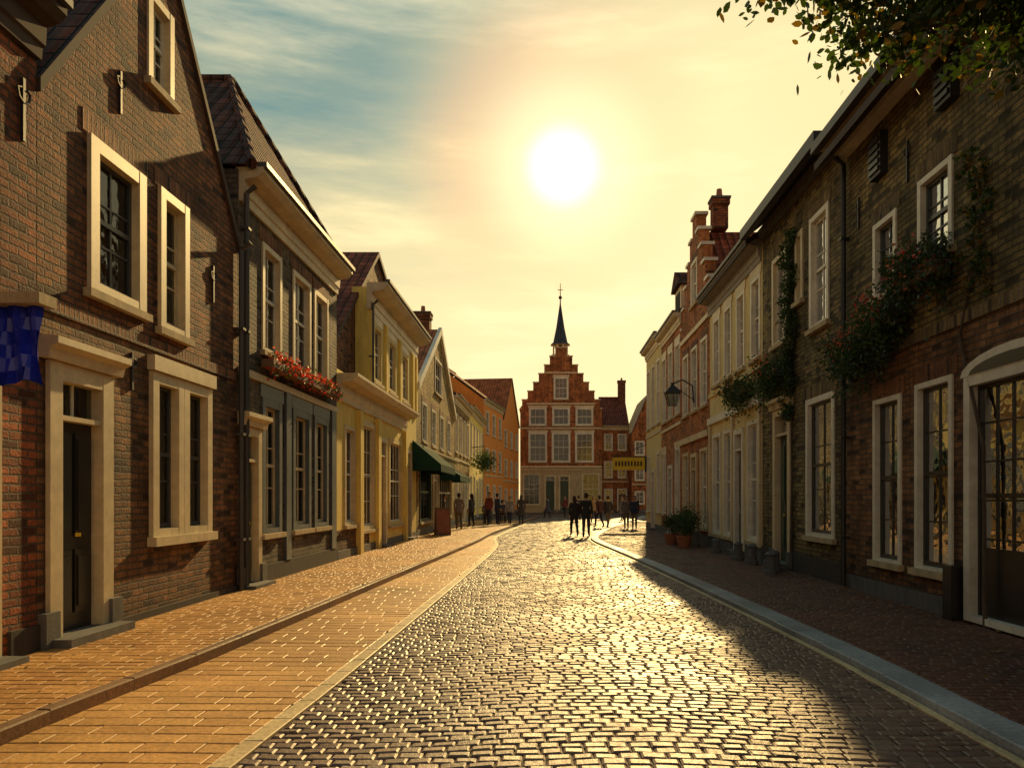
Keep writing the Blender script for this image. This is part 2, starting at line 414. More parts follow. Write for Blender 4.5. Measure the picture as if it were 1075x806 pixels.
            s.region([(u0,0),(u1,0),(u1,eave),(u0,eave)],bands)
            for a in (u0,u1): s.face('walls',wall,[(a,0,0),(a,eave,0),(a,eave,-depth),(a,0,-depth)])
            s.face('walls',wall,[(u0,0,-depth),(u1,0,-depth),(u1,eave,-depth),(u0,eave,-depth)])
            e=eave+.06;o=.25;k=1.4
            A=(u0-.05,e,o);B_=(u1+.05,e,o);C=(um,top,-k);D=(um,top,-depth);E=(u0-.05,e,-depth);F=(u1+.05,e,-depth)
            s.face('roof',roof,[A,B_,C]);s.face('roof',roof,[A,C,D,E]);s.face('roof',roof,[B_,F,D,C]);s.face('roof',roof,[E,D,F])
            s.face('roof',roof,[A,E,F,B_])
            s.pt('roof').tube([s.P(*A),s.P(*C),s.P(*D)],.09,roof,8); s.pt('roof').tube([s.P(*B_),s.P(*C)],.09,roof,8)
        s.reveals(bands[0][2] if wall is None else wall)
    def chimney(s,u,n,v0,v1,w=.6,mat='brick_deep'):
        s.box('chimney',mat,u-w/2,u+w/2,v0,v1,n-w/2,n+w/2)
        s.box('chimney',mat,u-w/2-.05,u+w/2+.05,v1-.2,v1-.001,n-w/2-.05,n+w/2+.05)
        s.box('chimney','greystone',u-w/2-.08,u+w/2+.08,v1+.001,v1+.07,n-w/2-.08,n+w/2+.08)
        s.pt('chimney').tube([s.P(u,v1+.07,n),s.P(u,v1+.4,n)],[.12,.09],'terracotta',8)
    def pipe(s,u,v0,v1,n=.09,mat='zinc'):
        s.pt('drainpipe').tube([s.P(u,v0,n),s.P(u,v1,n),s.P(u,v1+.12,n+.15)],.045,mat,8)
        v=v0+.8
        while v<v1: s.box('drainpipe',mat,u-.06,u+.06,v,v+.04,-.02,n+.055); v+=1.7
    def anchor(s,u,v,h=.55):
        s.box('wall_anchor','iron',u-.018,u+.018,v-h/2,v+h/2,-.01,.03)
        for sg in (-1,1):
            pts=[s.P(u+sg*.0,v+h*.1,.025),s.P(u+sg*.07,v+h*.17,.025),s.P(u+sg*.09,v+h*.3,.025),s.P(u+sg*.04,v+h*.33,.025)]
            s.pt('wall_anchor').tube(pts,.012,'iron',5)
    def done(s):
        for k,p in s.parts.items(): p.make(k,s.e,s.off)
def LH(name,c): return House(name,(-5,0,0),(0,1,0),(1,0,0),c)
def RH(name,c): return House(name,(5.2,0,0),(0,1,0),(-1,0,0),c)
def leaf(p,c,size,mat,six=False):
    d=Vector((random.gauss(0,1),random.gauss(0,1),random.gauss(0,1))).normalized()
    e=d.cross(Vector((random.gauss(0,1),random.gauss(0,1),random.gauss(0,1)))).normalized()
    c=Vector(c); a=size;b=size*.55
    if six: q=[c-d*a,c-d*a*.4+e*b,c+d*a*.3+e*b*.9,c+d*a,c+d*a*.3-e*b*.9,c-d*a*.4-e*b]
    else: q=[c-d*a,c+e*b,c+d*a,c-e*b]
    p.face(q,mat)
def foliage(p,c,r,n,size,mats=('leaf1','leaf2'),clumps=None,six=False,sp=.35,hang=0):
    clumps=clumps or max(4,n//45); c=Vector(c)
    for k in range(clumps):
        while 1:
            d=Vector((ru(-1,1),ru(-1,1),ru(-1,1)))
            if d.length<=1: break
        cc=c+Vector((d.x*r[0],d.y*r[1],d.z*r[2])); m0=random.choice(mats); rs=min(r)*sp*ru(.6,1.3)
        for j in range(n//clumps):
            q=cc+Vector((random.gauss(0,rs),random.gauss(0,rs),random.gauss(0,rs)-abs(random.gauss(0,hang)) if hang else random.gauss(0,rs)))
            leaf(p,q,size*ru(.6,1.3),m0 if rnd()<.8 else random.choice(mats),six)
# ------------------------------------------------------------------ LEFT ROW
h=LH('brick_house',5)
h.window(4.2,5.3,1.1,3.2,2,3); h.door(6.0,6.9,.15,2.9,hood=False)
h.body(1.5,7.5,6.3,8,'brick_red','parallel',9.5,'tile_dark',over=.2)
h.plinth(1.5,7.5); h.cornice(1.5,7.5,6.35,'edge',.45,.3)
h.anchor(7.28,5.3,.6); h.done()

h=LH('brick_house',10)
h.window(8.35,9.45,3.88,5.56,2,3,lint='soldier',fw=.13,curt=0,proud=.05,fr='cream',sash='dsash')
h.window(9.87,10.6,3.8,5.6,1,3,lint='soldier',fw=.1,curt=1,proud=.05,sash='cream')
h.window(9.6,10.2,6.86,8.0,2,3,lint=None,curt=0)
h.window(9.65,10.42,1.1,3.18,2,3,lint=None,fw=.12,curt=0,proud=.06,sash='dsash',sill=None)
h.window(10.49,11.3,1.1,3.18,2,3,lint=None,fw=.12,curt=1,proud=.06,sash='dsash',sill=None)
h.box('window','cream',9.58,11.38,3.21,3.4,-.02,.1); h.box('window','cream',9.58,11.38,.98,1.098,-.02,.12)
h.door(7.68,8.7,.18,2.95,fw=.15)
h.body(7.5,12.4,5.6,9,'brick_deep','gable',8.9,'tile_dark',bands=[(0,3.45,'brick_brown'),(3.45,99,'brick_deep')],um=9.98,over=.05)
h.box('string_course','soldier',7.52,12.38,3.47,3.62,-.02,.025)
h.plinth(7.52,12.38,.18)
h.anchor(8.95,6.35,.5); h.anchor(11.45,4.8,.55); h.anchor(9.2,3.12,.45)
h.pipe(12.33,.1,5.6); h.done()

h=LH('brick_house',15)
for a,b in ((13.47,14.4),(15.1,16.2),(16.5,17.5)):
    h.window(a,b,4.2,6.1,2,3,fr='cream',lint='soldier',curt=0,sash='white')
    h.window(a,b,.95,3.35,2,3,fr='bluep',sash='cream',lint='bluep',fw=.12,curt=0)
h.door(12.55,13.3,.15,2.75,leaf='green',hood=True)
h.body(12.4,18.3,6.95,9,'brick_grey','hip',10.1,'tile_dark',um=15.5)
h.cornice(12.45,18.25,6.95,'cream',.5,.4)
h.box('pilaster','bluep',14.62,14.9,.4,3.7,-.02,.05);h.box('pilaster','bluep',17.75,18.1,.4,3.7,-.02,.05)
h.box('string_course','cream',12.42,18.28,3.62,3.74,-.02,.06)
h.plinth(12.42,18.28,.4); h.pipe(12.55,.1,6.6)
h.box('flower_box','wood',13.3,17.6,3.88,4.02,.05,.27)
for k in range(36):
    foliage(h.pt('flower_box_plants'),h.P(13.35+k*.118,4.08,.2),(.14,.13,.13),54,.036,('leaf1','flower','flower','flowerp','leaf2'),clumps=9,hang=.08)
h.done()

h=LH('stucco_house',22)
h.window(19.0,20.0,.9,3.4,2,3,fr='cream',curt=1)
for a,b in ((22.2,23.3),(24.3,25.5),(26.6,27.8)):
    h.window(a,b,5.0,6.7,2,3,fr='creamst',sash='white',lint='cream',fw=.12,curt=0)
h.window(20.7,22.3,.7,3.7,3,4,fr='cream',sash='white',curt=0,fw=.12)
h.window(24.4,26.6,.7,3.5,4,3,fr='creamst',curt=0,fw=.12); h.door(23.0,23.9,.15,3.4,leaf='wood',hood=False); h.door(27.4,28.4,.15,3.3,leaf='green',hood=False)
u0,u1=18.304,29.596
h.region([(u0,0),(21.7,0),(21.7,4.7),(u0,4.7)],[(0,.8,'brick_brown'),(.8,99,'ochre')])
h.region([(21.7,0),(u1,0),(u1,7.6),(21.7,7.6)],[(0,99,'ochre')])
h.face('walls','brick_deep',[(u0,4.7,-.4),(24.4,9.3,-.4),(u1,7.2,-.4),(u1,4.7,-.4)])
h.face('walls','ochre',[(21.7,4.7,0),(21.7,7.6,0),(21.7,7.6,-.5),(21.7,4.7,-.5)])
for a,e in ((u0,4.7),(u1,7.2)): h.face('walls','ochre',[(a,0,0),(a,e,0),(a,e,-9),(a,0,-9)])
h.face('walls','brick_brown',[(u0,0,-9),(u1,0,-9),(u1,7.2,-9),(24.4,9.3,-9),(u0,4.7,-9)])
h.prism('roof','tile_red',[(u0-.1,4.7),(24.4,9.3),(24.4,9.45),(u0-.1,4.85)],-9.1,-.3)
h.prism('roof','tile_red',[(24.4,9.3),(u1+.1,7.2),(u1+.1,7.35),(24.4,9.45)],-9.1,-.3)
h.reveals('ochre')
h.cornice(21.6,29.55,7.65,'cream',.7,.55)
h.cornice(18.35,27.3,4.55,'cream',.6,.5,gutter=False)
for x in (20.35,22.55,26.95): h.box('pilaster','ochre',x-.18,x+.18,.1,3.9,-.02,.13)
for x in (21.85,23.8,26.1,28.6,29.35): h.box('pilaster','ochre',x-.14,x+.14,4.65,6.94,-.02,.09)
h.plinth(18.32,29.5,.3,'greystone'); h.pipe(21.75,4.8,7.1); h.done()

h=LH('brick_house',35)
for a,b in ((31.0,32.2),(33.6,34.8),(36.3,37.5),(39,40.2)): h.window(a,b,3.9,5.5,2,3,fr='white',curt=1,lint='soldier')
h.window(34.6,36.8,6.4,8.0,3,2,fr='white',curt=0)
h.window(30.4,33.4,.6,3.0,4,2,fr='green',sash='green',curt=0); h.door(34,35,.15,2.9,leaf='green',hood=False); h.window(35.8,40.8,.6,3.0,6,2,fr='cream',curt=0)
h.body(29.6,42,5.9,10,'brick_yellow','gable',9.4,'tile_orange',um=36,over=-.02)
for (a,b,c,d) in ((29.6,5.9,36,9.4),(36,9.4,42,5.9)):
    h.prism('bargeboard','white',[(a,b-.12),(c,d-.12),(c,d+.22),(a,b+.22)],-.02,.14)
h.chimney(36.3,-.8,8.9,10.3,.7); h.plinth(29.6,42,.35,'greystone')
h.cornice(29.7,41.9,3.55,'cream',.4,.3,gutter=False); h.done()
P=h.P
def awning(u0,n,vt,vb,out):
    aw=Part()
    for k in range(n):
        a=u0+k*.3; m='awning'if k%2 else 'awning2'
        aw.face([P(a,vt,.03),P(a+.3,vt,.03),P(a+.3,vb,out),P(a,vb,out)],m)
        aw.face([P(a,vb,out),P(a+.3,vb,out),P(a+.3,vb-.25,out+.01),P(a+.15,vb-.3,out+.01),P(a,vb-.25,out+.01)],m)
    for a in (u0,u0+.3*n): aw.face([P(a,vt,.03),P(a,vb,out),P(a,vb-.25,out),P(a,vb-.25,.03)],'awning')
    for a in (u0+.02,u0+.3*n-.02): aw.tube([P(a,vb-.2,.04),P(a,vb,out-.02)],.015,'iron',6)
    aw.make('shop_awning')
awning(28.6,15,3.75,2.85,1.1); awning(36,16,3.2,2.65,1.0)

def rowhouse(h,u0,u1,eave,top,wall,roof,kind='parallel',n=3,fr='white',lint=None,floors=2,depth=9,fh=None,cop='white',steps=5,orn=True):
    w=(u1-u0)/n; fh=fh or (eave-.4)/floors
    for f in range(floors):
        for k in range(n):
            c=u0+w*(k+.5); ww=min(w*.3,.6)
            v0=f*fh+(.9 if f==0 else .75); v1=f*fh+fh*.86
            if f==0 and k==n//2: h.door(c-.5,c+.5,.15,min(2.9,v1),leaf=random.choice(('green','black','wood','bluep')),hood=False,fr=fr)
            else: h.window(c-ww,c+ww,v0,v1,2,3,fr=fr,lint=lint)
    h.body(u0,u1,eave,depth,wall,kind,top,roof,cop=cop,steps=steps)
    h.plinth(u0+.01,u1-.01,.35,'greystone')
    if kind=='parallel' and orn: h.cornice(u0+.01,u1-.01,eave,'cream',.4,.3)
    h.box('string_course','cream',u0+.02,u1-.02,fh+.3,fh+.42,-.02,.05)
h=LH('brick_house',46); rowhouse(h,42,50.5,7.2,9.9,'brick_yellow','tile_orange',n=4,lint='soldier'); h.chimney(44,-4.5,9.2,11,.8); h.done()
h=LH('stucco_house',56); rowhouse(h,50.5,62,7.6,10.3,'ochre','tile_red',n=5,lint=None); h.chimney(60,-4.5,9.5,12,.9); h.done()
O=Vector((-5,62,0)); E=Vector((-2.7,79.6,0)); D=(E-O).normalized(); Nn=Vector((D.y,-D.x,0))
h=House('stucco_house',O,D,Nn,4); rowhouse(h,0.2,8.6,9.6,12.9,'orangest','tile_red',n=3,floors=3); h.chimney(2,-4.5,12,14,.9); h.done()
h=House('stucco_house',O,D,Nn,12); rowhouse(h,8.6,17.6,8.8,13.2,'orangest','tile_orange',n=3,floors=3,kind='gable'); h.done()
# ------------------------------------------------------------------ TOWN HALL
h=House('stepped_gable_town_hall',(0,80,0),(1,0,0),(0,-1,0),1.7)
for c in (-.75,1.7,4.15):
    h.window(c-.95,c+.95,5.3,8.4,3,4,fr='white',curt=0,fw=.14,lint='cream')
    h.window(c-.9,c+.9,9.15,11.0,3,2,fr='white',curt=0,fw=.14,lint='cream')
h.window(.95,2.45,11.9,14.2,3,4,fr='white',curt=0,fw=.12,lint='cream')
h.window(-2.3,-.5,.8,4.1,3,3,fr='cream',curt=0); h.window(3.9,5.7,.8,4.1,3,3,fr='cream',curt=0)
h.door(.0,1.1,.3,3.9,leaf='green',fr='cream',hood=False); h.door(1.5,2.6,.3,3.9,leaf='green',fr='cream',hood=False)
h.body(-2.6,6.0,10.9,12,'brick_orange','step',17.3,'tile_red',steps=7,bands=[(0,4.7,'stone'),(4.7,99,'brick_orange')],cop='cream')
for v in (4.75,8.78,11.35,14.6):
    w=4.25 if v<11 else (3.6 if v<12 else 1.7)
    h.box('string_course','cream',1.7-w,1.7+w,v,v+.16,-.02,.08)
h.cornice(-2.55,5.95,4.75,'cream',.3,.3,gutter=False)
t=h.pt('spire'); cx,cy=1.7,84
def ring(r,z,n=8): return [Vector((cx+r*math.cos(2*math.pi*(k+.5)/n),cy+r*math.sin(2*math.pi*(k+.5)/n),z)) for k in range(n)]
def loft(rs,mat):
    for a,b in zip(rs,rs[1:]):
        for k in range(len(a)): t.face([a[k],a[(k+1)%len(a)],b[(k+1)%len(a)],b[k]],mat)
loft([ring(.95,15),ring(.95,17.0)],'brick_deep'); loft([ring(1.1,17.0),ring(1.1,17.2),ring(.95,17.3)],'cream')
for k in range(8):
    a=2*math.pi*(k+.5)/8; t.box(cx+.8*math.cos(a)-.09,cx+.8*math.cos(a)+.09,cy+.8*math.sin(a)-.09,cy+.8*math.sin(a)+.09,17.2,18.4,'cream')
t.ellip((cx,cy,17.9),(.35,.35,.42),'iron')
loft([ring(1.15,18.35),ring(.85,18.6),ring(.5,20.2),ring(.06,23.0)],'tile_slate'); t.face(ring(1.15,18.35),'cream')
t.tube([(cx,cy,22.9),(cx,cy,25.2)],[.07,.03],'iron',6); t.ellip((cx,cy,23.6),(.2,.2,.2),'iron'); t.box(cx-.3,cx+.3,cy-.02,cy+.02,24.4,24.47,'iron')
h.done()
# ------------------------------------------------------------------ SQUARE, right of town hall
h=House('brick_house',(0,81.5,0),(1,0,0),(0,-1,0),7.4); rowhouse(h,6.05,9.0,9.2,12.6,'brick_orange','tile_red',n=2,floors=3,kind='parallel'); h.chimney(8.6,-4,11,14.6,.8); h.done()
h=House('brick_house',(0,79,0),(1,0,0),(0,-1,0),10.6); rowhouse(h,9.0,12.3,8.2,12.2,'brick_orange','tile_slate',n=2,floors=3,kind='gable'); h.done()
h=House('stucco_house',(0,79,0),(1,0,0),(0,-1,0),14.6); rowhouse(h,12.3,17.3,9.2,12.5,'creamst','tile_red',n=3,floors=3); h.done()
h=House('brick_house',(0,79,0),(1,0,0),(0,-1,0),19.6); rowhouse(h,17.3,22.3,8.6,12.5,'brick_red','tile_red',n=3,floors=3,kind='step'); h.done()
# ------------------------------------------------------------------ RIGHT ROW
h=RH('brick_house',8)
h.window(11.27,12.0,4.7,5.85,2,3,fr='white',sash='dsash',lint='soldier_ol',curt=0,fw=.06)
h.window(9.72,10.56,4.8,5.95,2,3,fr='white',sash='dsash',lint='soldier_ol',curt=0,fw=.06)
h.window(11.12,12.0,.62,3.1,2,4,fr='white',sash='black',lint='soldier',curt=0,fw=.055)
h.window(9.72,10.64,.62,3.15,2,4,fr='white',sash='black',lint='soldier',curt=0,fw=.055)
h.window(4.6,5.5,4.8,5.95,2,3,fr='white'); h.window(6.6,7.4,4.8,5.95,2,3,fr='white')
a,b,v1=7.5,9.35,3.05
h.window(a,b,.1,v1,5,6,fr='white',sash='black',sill=None,fw=.1,proud=.05,curt=0,part='carriage_door'); h.doors.append((a,b))
h.box('carriage_door','black',a+.11,b-.11,.12,1.0,-.12,-.06)
pr=[(a-.1,v1+.02)]+[(b+.1,v1+.02)]+[((a+b)/2+(b-a+.2)/2*math.cos(t_),v1+.02+.26*math.sin(t_)) for t_ in [math.pi*k/10 for k in range(1,10)]]
h.prism('carriage_door','white',pr,-.03,.055)
pr=[(a+.1,v1+.03)]+[(b-.1,v1+.03)]+[((a+b)/2+(b-a-.2)/2*math.cos(t_),v1+.03+.15*math.sin(t_)) for t_ in [math.pi*k/10 for k in range(1,10)]]
h.prism('carriage_door','black',pr,-.02,.06)
h.window(4.4,5.4,.62,3.1,2,4,fr='white',sash='black',lint='soldier')
h.body(2.5,13.16,7.6,9,'brick_olive','parallel',11.5,'tile_dark',bands=[(0,3.75,'brick_brown'),(3.75,99,'brick_olive')],over=.55)
h.box('fascia','white',2.52,13.14,7.42,7.62,-.02,.2)
h.box('soffit','white',2.52,13.14,7.55,7.64,.2,.5); h.box('gutter','zinc',2.52,13.14,7.5,7.66,.5,.62)
h.box('string_course','soldier_ol',2.52,13.14,3.75,3.9,-.02,.03)
h.plinth(2.52,13.1,.3,'greystone')
h.box('plinth_block','black',9.45,9.66,.05,.75,0,.16)
for u,v in ((9.75,6.95),(11.75,6.85)):
    h.box('vent_hatch','iron',u-.2,u+.2,v-.32,v+.32,-.02,.12)
    for k in range(5): h.box('vent_hatch','black',u-.17,u+.17,v-.26+k*.11,v-.2+k*.11,.12,.15)
h.anchor(10.9,6.4,.6); h.anchor(12.6,6.3,.5)
h.pipe(13.05,.1,7.3,mat='iron'); h.done()
RHP=h.P
def wall_planter(u,v,w=1.2,dens=1.0,hang=.3,r=.26):
    p=Part(); P=RHP
    p.box(u-w/2,u+w/2,.04,.28,v-.14,v+.04,'wood',lambda x,y,z:P(x,z,y))
    for sg in (-1,1):
        x=u+sg*w*.35; p.tube([P(x,v-.45,.02),P(x,v-.3,.12),P(x,v-.14,.25)],.012,'iron',5)
    for k in range(int(14*dens)):
        uu=u+w*.58*(2*(k+.5)/int(14*dens)-1); foliage(p,P(uu,v+ru(-.12,.3),ru(.1,.36)),(r*.9,r,r),190,.036,('leaf1','leaf2','leaf2'),clumps=9,hang=hang*ru(.3,1.1))
    foliage(p,P(u,v+.12,.36),(.2,w*.5,.3),150,.03,('flower','flowerp'),clumps=26)
    p.make('flower_planter')
wall_planter(12.3,3.95,w=1.2); wall_planter(10.25,4.6,w=1.1); wall_planter(11.3,4.25,w=.8)
iv=Part()
iv.tube([RHP(8.95,0,.03),RHP(8.98,2.2,.03),RHP(9.5,3.6,.03),RHP(9.1,4.6,.03),RHP(8.9,5.6,.03)],[.03,.025,.02,.015,.008],'bark',6)
for k in range(16): foliage(iv,RHP(9.15+ru(-.3,.3),4.1+k*.11,.06),(.07,.22,.14),70,.034,('leaf1','leaf2','leaf3'),clumps=6)
iv.make('wall_ivy')

h=RH('brick_house',15.5)
h.window(13.95,14.9,4.85,7.0,2,3,fr='white',lint='soldier_ol',curt=0)
h.window(15.35,15.75,5.6,7.0,1,3,fr='cream',curt=0)
h.window(16.35,17.35,5.0,6.95,2,3,fr='cream',lint='soldier_ol',curt=0)
h.window(13.68,15.1,.85,3.5,2,3,fr='white',sash='black',lint='soldier_ol',curt=0,fw=.09)
h.door(16.1,17.2,.2,3.5,leaf='green',fr='cream',hood=True)
h.body(13.16,18.2,8.0,9,'brick_olive','parallel',11.5,'tile_dark',over=.5)
h.box('fascia','greystone',13.2,18.18,7.72,7.95,-.02,.12); h.box('gutter','iron',13.2,18.18,7.72,7.95,.4,.55)
h.plinth(13.2,18.18,.45); h.anchor(15.9,4.4); h.anchor(17.8,4.4); h.done()
vine=Part()
for k in range(34):
    v=3.3+k*.115; foliage(vine,h.P(15.95+.15*math.sin(k*.7),v,.1),(.13,.26,.15),150,.035,('leaf1','leaf2','leaf2'),clumps=6)
vine.tube([h.P(16.0,0,.04),h.P(15.9,2,.04),h.P(15.98,4,.04),h.P(15.9,6.8,.04)],[.03,.025,.02,.01],'bark',6)
vine.make('climbing_vine')
wall_planter(17.0,4.35,w=1.3)

h=RH('stucco_house',21)
for a in (18.75,20.2,21.6,23.0):
    h.window(a-.38,a+.42,5.0,7.0,2,3,fr='white',lint='cream')
h.window(18.5,19.5,.5,3.5,2,3,fr='white',curt=0);h.door(19.9,20.8,.2,3.4,leaf='black',fr='white',hood=False);h.window(21.2,22.1,.5,3.5,2,3,fr='white',curt=0);h.window(22.5,23.5,.5,3.5,2,3,fr='white',curt=0)
h.body(18.2,24,7.8,9,'creamst','parallel',11,'tile_red',over=.4)
h.cornice(18.25,23.95,7.75,'greyst',.5,.4); h.box('string_course','white',18.22,23.98,3.85,4.05,-.02,.1); h.box('string_course','creamst',18.22,23.98,4.7,4.82,-.02,.06)
h.plinth(18.22,23.98,.4,'greystone')
for x in (18.32,21.0,23.85): h.box('pilaster','cream',x-.09,x+.09,.4,3.84,-.02,.07)
h.done()
wall_planter(19.6,4.35,w=1.4)

h=RH('stepped_gable_house',26.5)
for c in (24.9,26.5,28.1):
    h.window(c-.5,c+.5,4.6,6.8,2,3,fr='white',lint='soldier')
    if c!=26.5: h.window(c-.55,c+.55,.6,3.2,2,3,fr='cream',curt=0)
h.door(26.0,27.0,.2,3.1,leaf='green',hood=False)
h.window(26.0,27.0,8.3,9.8,2,2,fr='white',lint='soldier')
h.body(24,29,7.9,10,'brick_orange','step',11.3,'tile_red',steps=5)
h.box('string_course','cream',24.02,28.98,3.55,3.75,-.02,.1); h.box('string_course','cream',24.02,28.98,7.3,7.45,-.02,.07)
h.chimney(26.0,-.75,10.7,11.7,.5,'brick_red'); h.plinth(24.02,28.98,.4,'greystone'); h.done()
wl=Part(); P=h.P
wl.tube([P(26.6,4.9,.0),P(26.6,5.5,.05),P(26.6,5.7,.4),P(26.6,5.55,.75)],.025,'iron',6)
wl.tube([P(26.6,5.0,.0),P(26.6,5.35,.5)],.015,'iron',6)
def sq(c,r,z): return [(c[0]-r,c[1]-r,z),(c[0]+r,c[1]-r,z),(c[0]+r,c[1]+r,z),(c[0]-r,c[1]+r,z)]
cc=P(26.6,0,.75)
for (r0,z0,r1,z1,m) in ((.12,4.8,.24,5.25,'glass'),(.28,5.25,.06,5.5,'iron'),(.05,5.5,.05,5.6,'iron')):
    A=sq(cc,r0,z0);B_=sq(cc,r1,z1)
    for k in range(4): wl.face([A[k],A[(k+1)%4],B_[(k+1)%4],B_[k]],m)
wl.face(sq(cc,.28,5.25),'iron'); wl.face(sq(cc,.13,4.8),'iron')
for sx in (-1,1):
    for sy in (-1,1): wl.tube([(cc.x+sx*.12,cc.y+sy*.12,4.78),(cc.x+sx*.24,cc.y+sy*.24,5.26)],.015,'iron',5)
wl.make('wall_lantern')

h=RH('brick_house',34); rowhouse(h,29,34,8.6,11.0,'brick_orange','tile_red',n=3,floors=2,lint='cream',depth=8)
h.box('dormer','cream',30.8,32.2,8.7,10.2,-1.6,-.3); h.prism('dormer','tile_dark',[(30.6,10.2),(32.4,10.2),(31.5,10.9)],-2.2,-.15); h.box('dormer','room',31.0,32.0,9.0,10.0,-.3,-.29)
h.chimney(33.6,-2.5,9.5,12,.6); h.done()
h=RH('stucco_house',36.5); rowhouse(h,34,39,8.9,11.3,'creamst','tile_red',n=3,floors=2,depth=8); h.done()
ys=Part(); P=h.P
ys.box(38.86,38.98,.1,1.75,3.0,3.65,'yellow',lambda x,y,z:P(x,z,y))
for k in range(9):
    ys.box(38.84,38.86,.25+k*.16,.33+k*.16,3.2,3.45,'black',lambda x,y,z:P(x,z,y))
ys.box(38.84,39.0,.06,1.79,3.65,3.7,'iron',lambda x,y,z:P(x,z,y)); ys.tube([P(38.92,4.3,.0),P(38.92,3.7,1.5)],.02,'iron',6)
ys.box(38.84,39.0,.0,.1,2.9,3.7,'iron',lambda x,y,z:P(x,z,y))
ys.make('yellow_shop_sign')
bs=Part()
n=14
for i in range(n):
    for j in range(6):
        def q(i,j):
            x=-4.92+.44*i/n; z=2.62+.7*j/6; return (x,6.78+.035*math.sin(i*1.1+j*.7)+.02*math.sin(i*2.3-j),z-.03*math.sin(i*.5)*(1-j/6))
        bs.face([q(i,j),q(i+1,j),q(i+1,j+1),q(i,j+1)],'blue',True)
bs.box(-4.99,-4.42,6.66,6.9,3.3,3.4,'stone'); bs.box(-4.99,-4.93,6.7,6.86,2.6,3.3,'iron')
bs.make('blue_hanging_sign')
# ------------------------------------------------------------------ GROUND
def interp(pts):
    def f(y):
        if y<=pts[0][0]: return pts[0][1]
        for i in range(len(pts)-1):
            if y<=pts[i+1][0]:
                y0,x0=pts[i];y1,x1=pts[i+1];hh=y1-y0;t=(y-y0)/hh
                def sl(j):
                    if j<=0: return (pts[1][1]-pts[0][1])/(pts[1][0]-pts[0][0])
                    if j>=len(pts)-1: return (pts[-1][1]-pts[-2][1])/(pts[-1][0]-pts[-2][0])
                    return (pts[j+1][1]-pts[j-1][1])/(pts[j+1][0]-pts[j-1][0])
                m0,m1=sl(i)*hh,sl(i+1)*hh
                return (2*t**3-3*t*t+1)*x0+(t**3-2*t*t+t)*m0+(-2*t**3+3*t*t)*x1+(t**3-t*t)*m1
        return pts[-1][1]
    return f
kL=interp([(-12,-3.6),(0,-3.6),(5,-3.52),(7.7,-3.3),(15.4,-2.93),(26.7,-2.4),(33,-2.25),(46,-1.5),(62,-.6),(76,0.4)])
wl_=interp([(-12,-2.1),(0,-2.1),(4.5,-2.0),(6.6,-1.92),(16.8,-1.73),(23,-1.66),(26,-1.72),(28.5,-1.95),(31,-2.08),(33,-2.02),(46,-1.3),(62,-.4),(76,.6)])
rR=interp([(-12,2.95),(0,2.95),(4.8,2.92),(8,2.9),(16,2.5),(22,2.1),(26.5,1.78),(29,1.75),(32,2.05),(41,3.5),(55,6.4),(70,9.5),(76,10.8)])
def pavers(name,xl,xr,y0,y1,w,l,gap,z,mat,tilt=.004,th=.05,wave=0,bev=.016,drop=.009,single=False):
    V=[];F=[];UV=[]
    y=y0;row=0
    W=lambda x,y:y+wave*(math.sin(x*1.7+y*.11)+.6*math.sin(x*.9-y*.07+2))
    while y<y1:
        ya,yb=y,y+l
        a0,a1=xl(ya),xl(yb); b0,b1=xr(ya),xr(yb)
        a=(a0+a1)/2;b=(b0+b1)/2
        x=a if single else a-(row%2)*w*.5-ru(0,.02)
        while x<b:
            ww=(b-a+.01) if single else w*ru(.88,1.12)
            L_=x<=a; R_=x+ww>=b
            xa=(a0+gap/2,a1+gap/2) if L_ else (x+gap/2,)*2
            xb=(b0-gap/2,b1-gap/2) if R_ else (x+ww-gap/2,)*2
            x+=ww
            if min(xb[0]-xa[0],xb[1]-xa[1])<.035: continue
            jit=0 if single else .005
            j0=y+gap/2+ru(-jit,jit);j1=y+l-gap/2+ru(-jit,jit)
            X=[xa[0],xb[0],xb[1],xa[1]]
            yy=[W(X[0],j0),W(X[1],j0),W(X[2],j1),W(X[3],j1)]
            dz=ru(-tilt,tilt);tx=ru(-tilt,tilt);ty=ru(-tilt,tilt); be=min(bev,(xb[0]-xa[0])*.25); r=(rnd()*50,rnd()*50)
            i=len(V); zz=z+dz
            sx=(1,-1,-1,1); sy=(1,1,-1,-1); tz=(-tx-ty,tx-ty,tx+ty,-tx+ty)
            V+=[(X[k],yy[k],z-th) for k in range(4)]+[(X[k],yy[k],zz-drop+tz[k]) for k in range(4)]+[(X[k]+sx[k]*be,yy[k]+sy[k]*be,zz+tz[k]) for k in range(4)]
            for k in range(4):
                k2=(k+1)%4
                F.append((i+k,i+k2,i+4+k2,i+4+k)); F.append((i+4+k,i+4+k2,i+8+k2,i+8+k))
            F.append((i+8,i+9,i+10,i+11)); UV+=[r[0],r[1]]*36
        y+=l;row+=1
    me=bpy.data.meshes.new(name); me.from_pydata(V,[],F); u=me.uv_layers.new(name='UVMap'); u.data.foreach_set('uv',UV)
    me.materials.append(mat); o=bpy.data.objects.new(name,me); sc.collection.objects.link(o); me.update(); return o
def strip(name,xl,xr,y0,y1,z,mat,step=1.0):
    p=Part(); y=y0
    while y<y1-1e-6:
        y2=min(y+step,y1); p.face([(xl(y),y,z),(xr(y),y,z),(xr(y2),y2,z),(xl(y2),y2,z)],mat); y=y2
    return p.make(name)
M['cobble']=stones('cobble_stone',(.13,.08,.06),(.27,.165,.11),.47,.7,.42,.5)
M['pavL']=stones('clay_paver_orange',(.48,.22,.06),(.66,.35,.1),.56,.5,.35,.4)
M['pavS']=stones('clay_slab_orange',(.52,.26,.075),(.68,.38,.12),.54,.5,.35,.4)
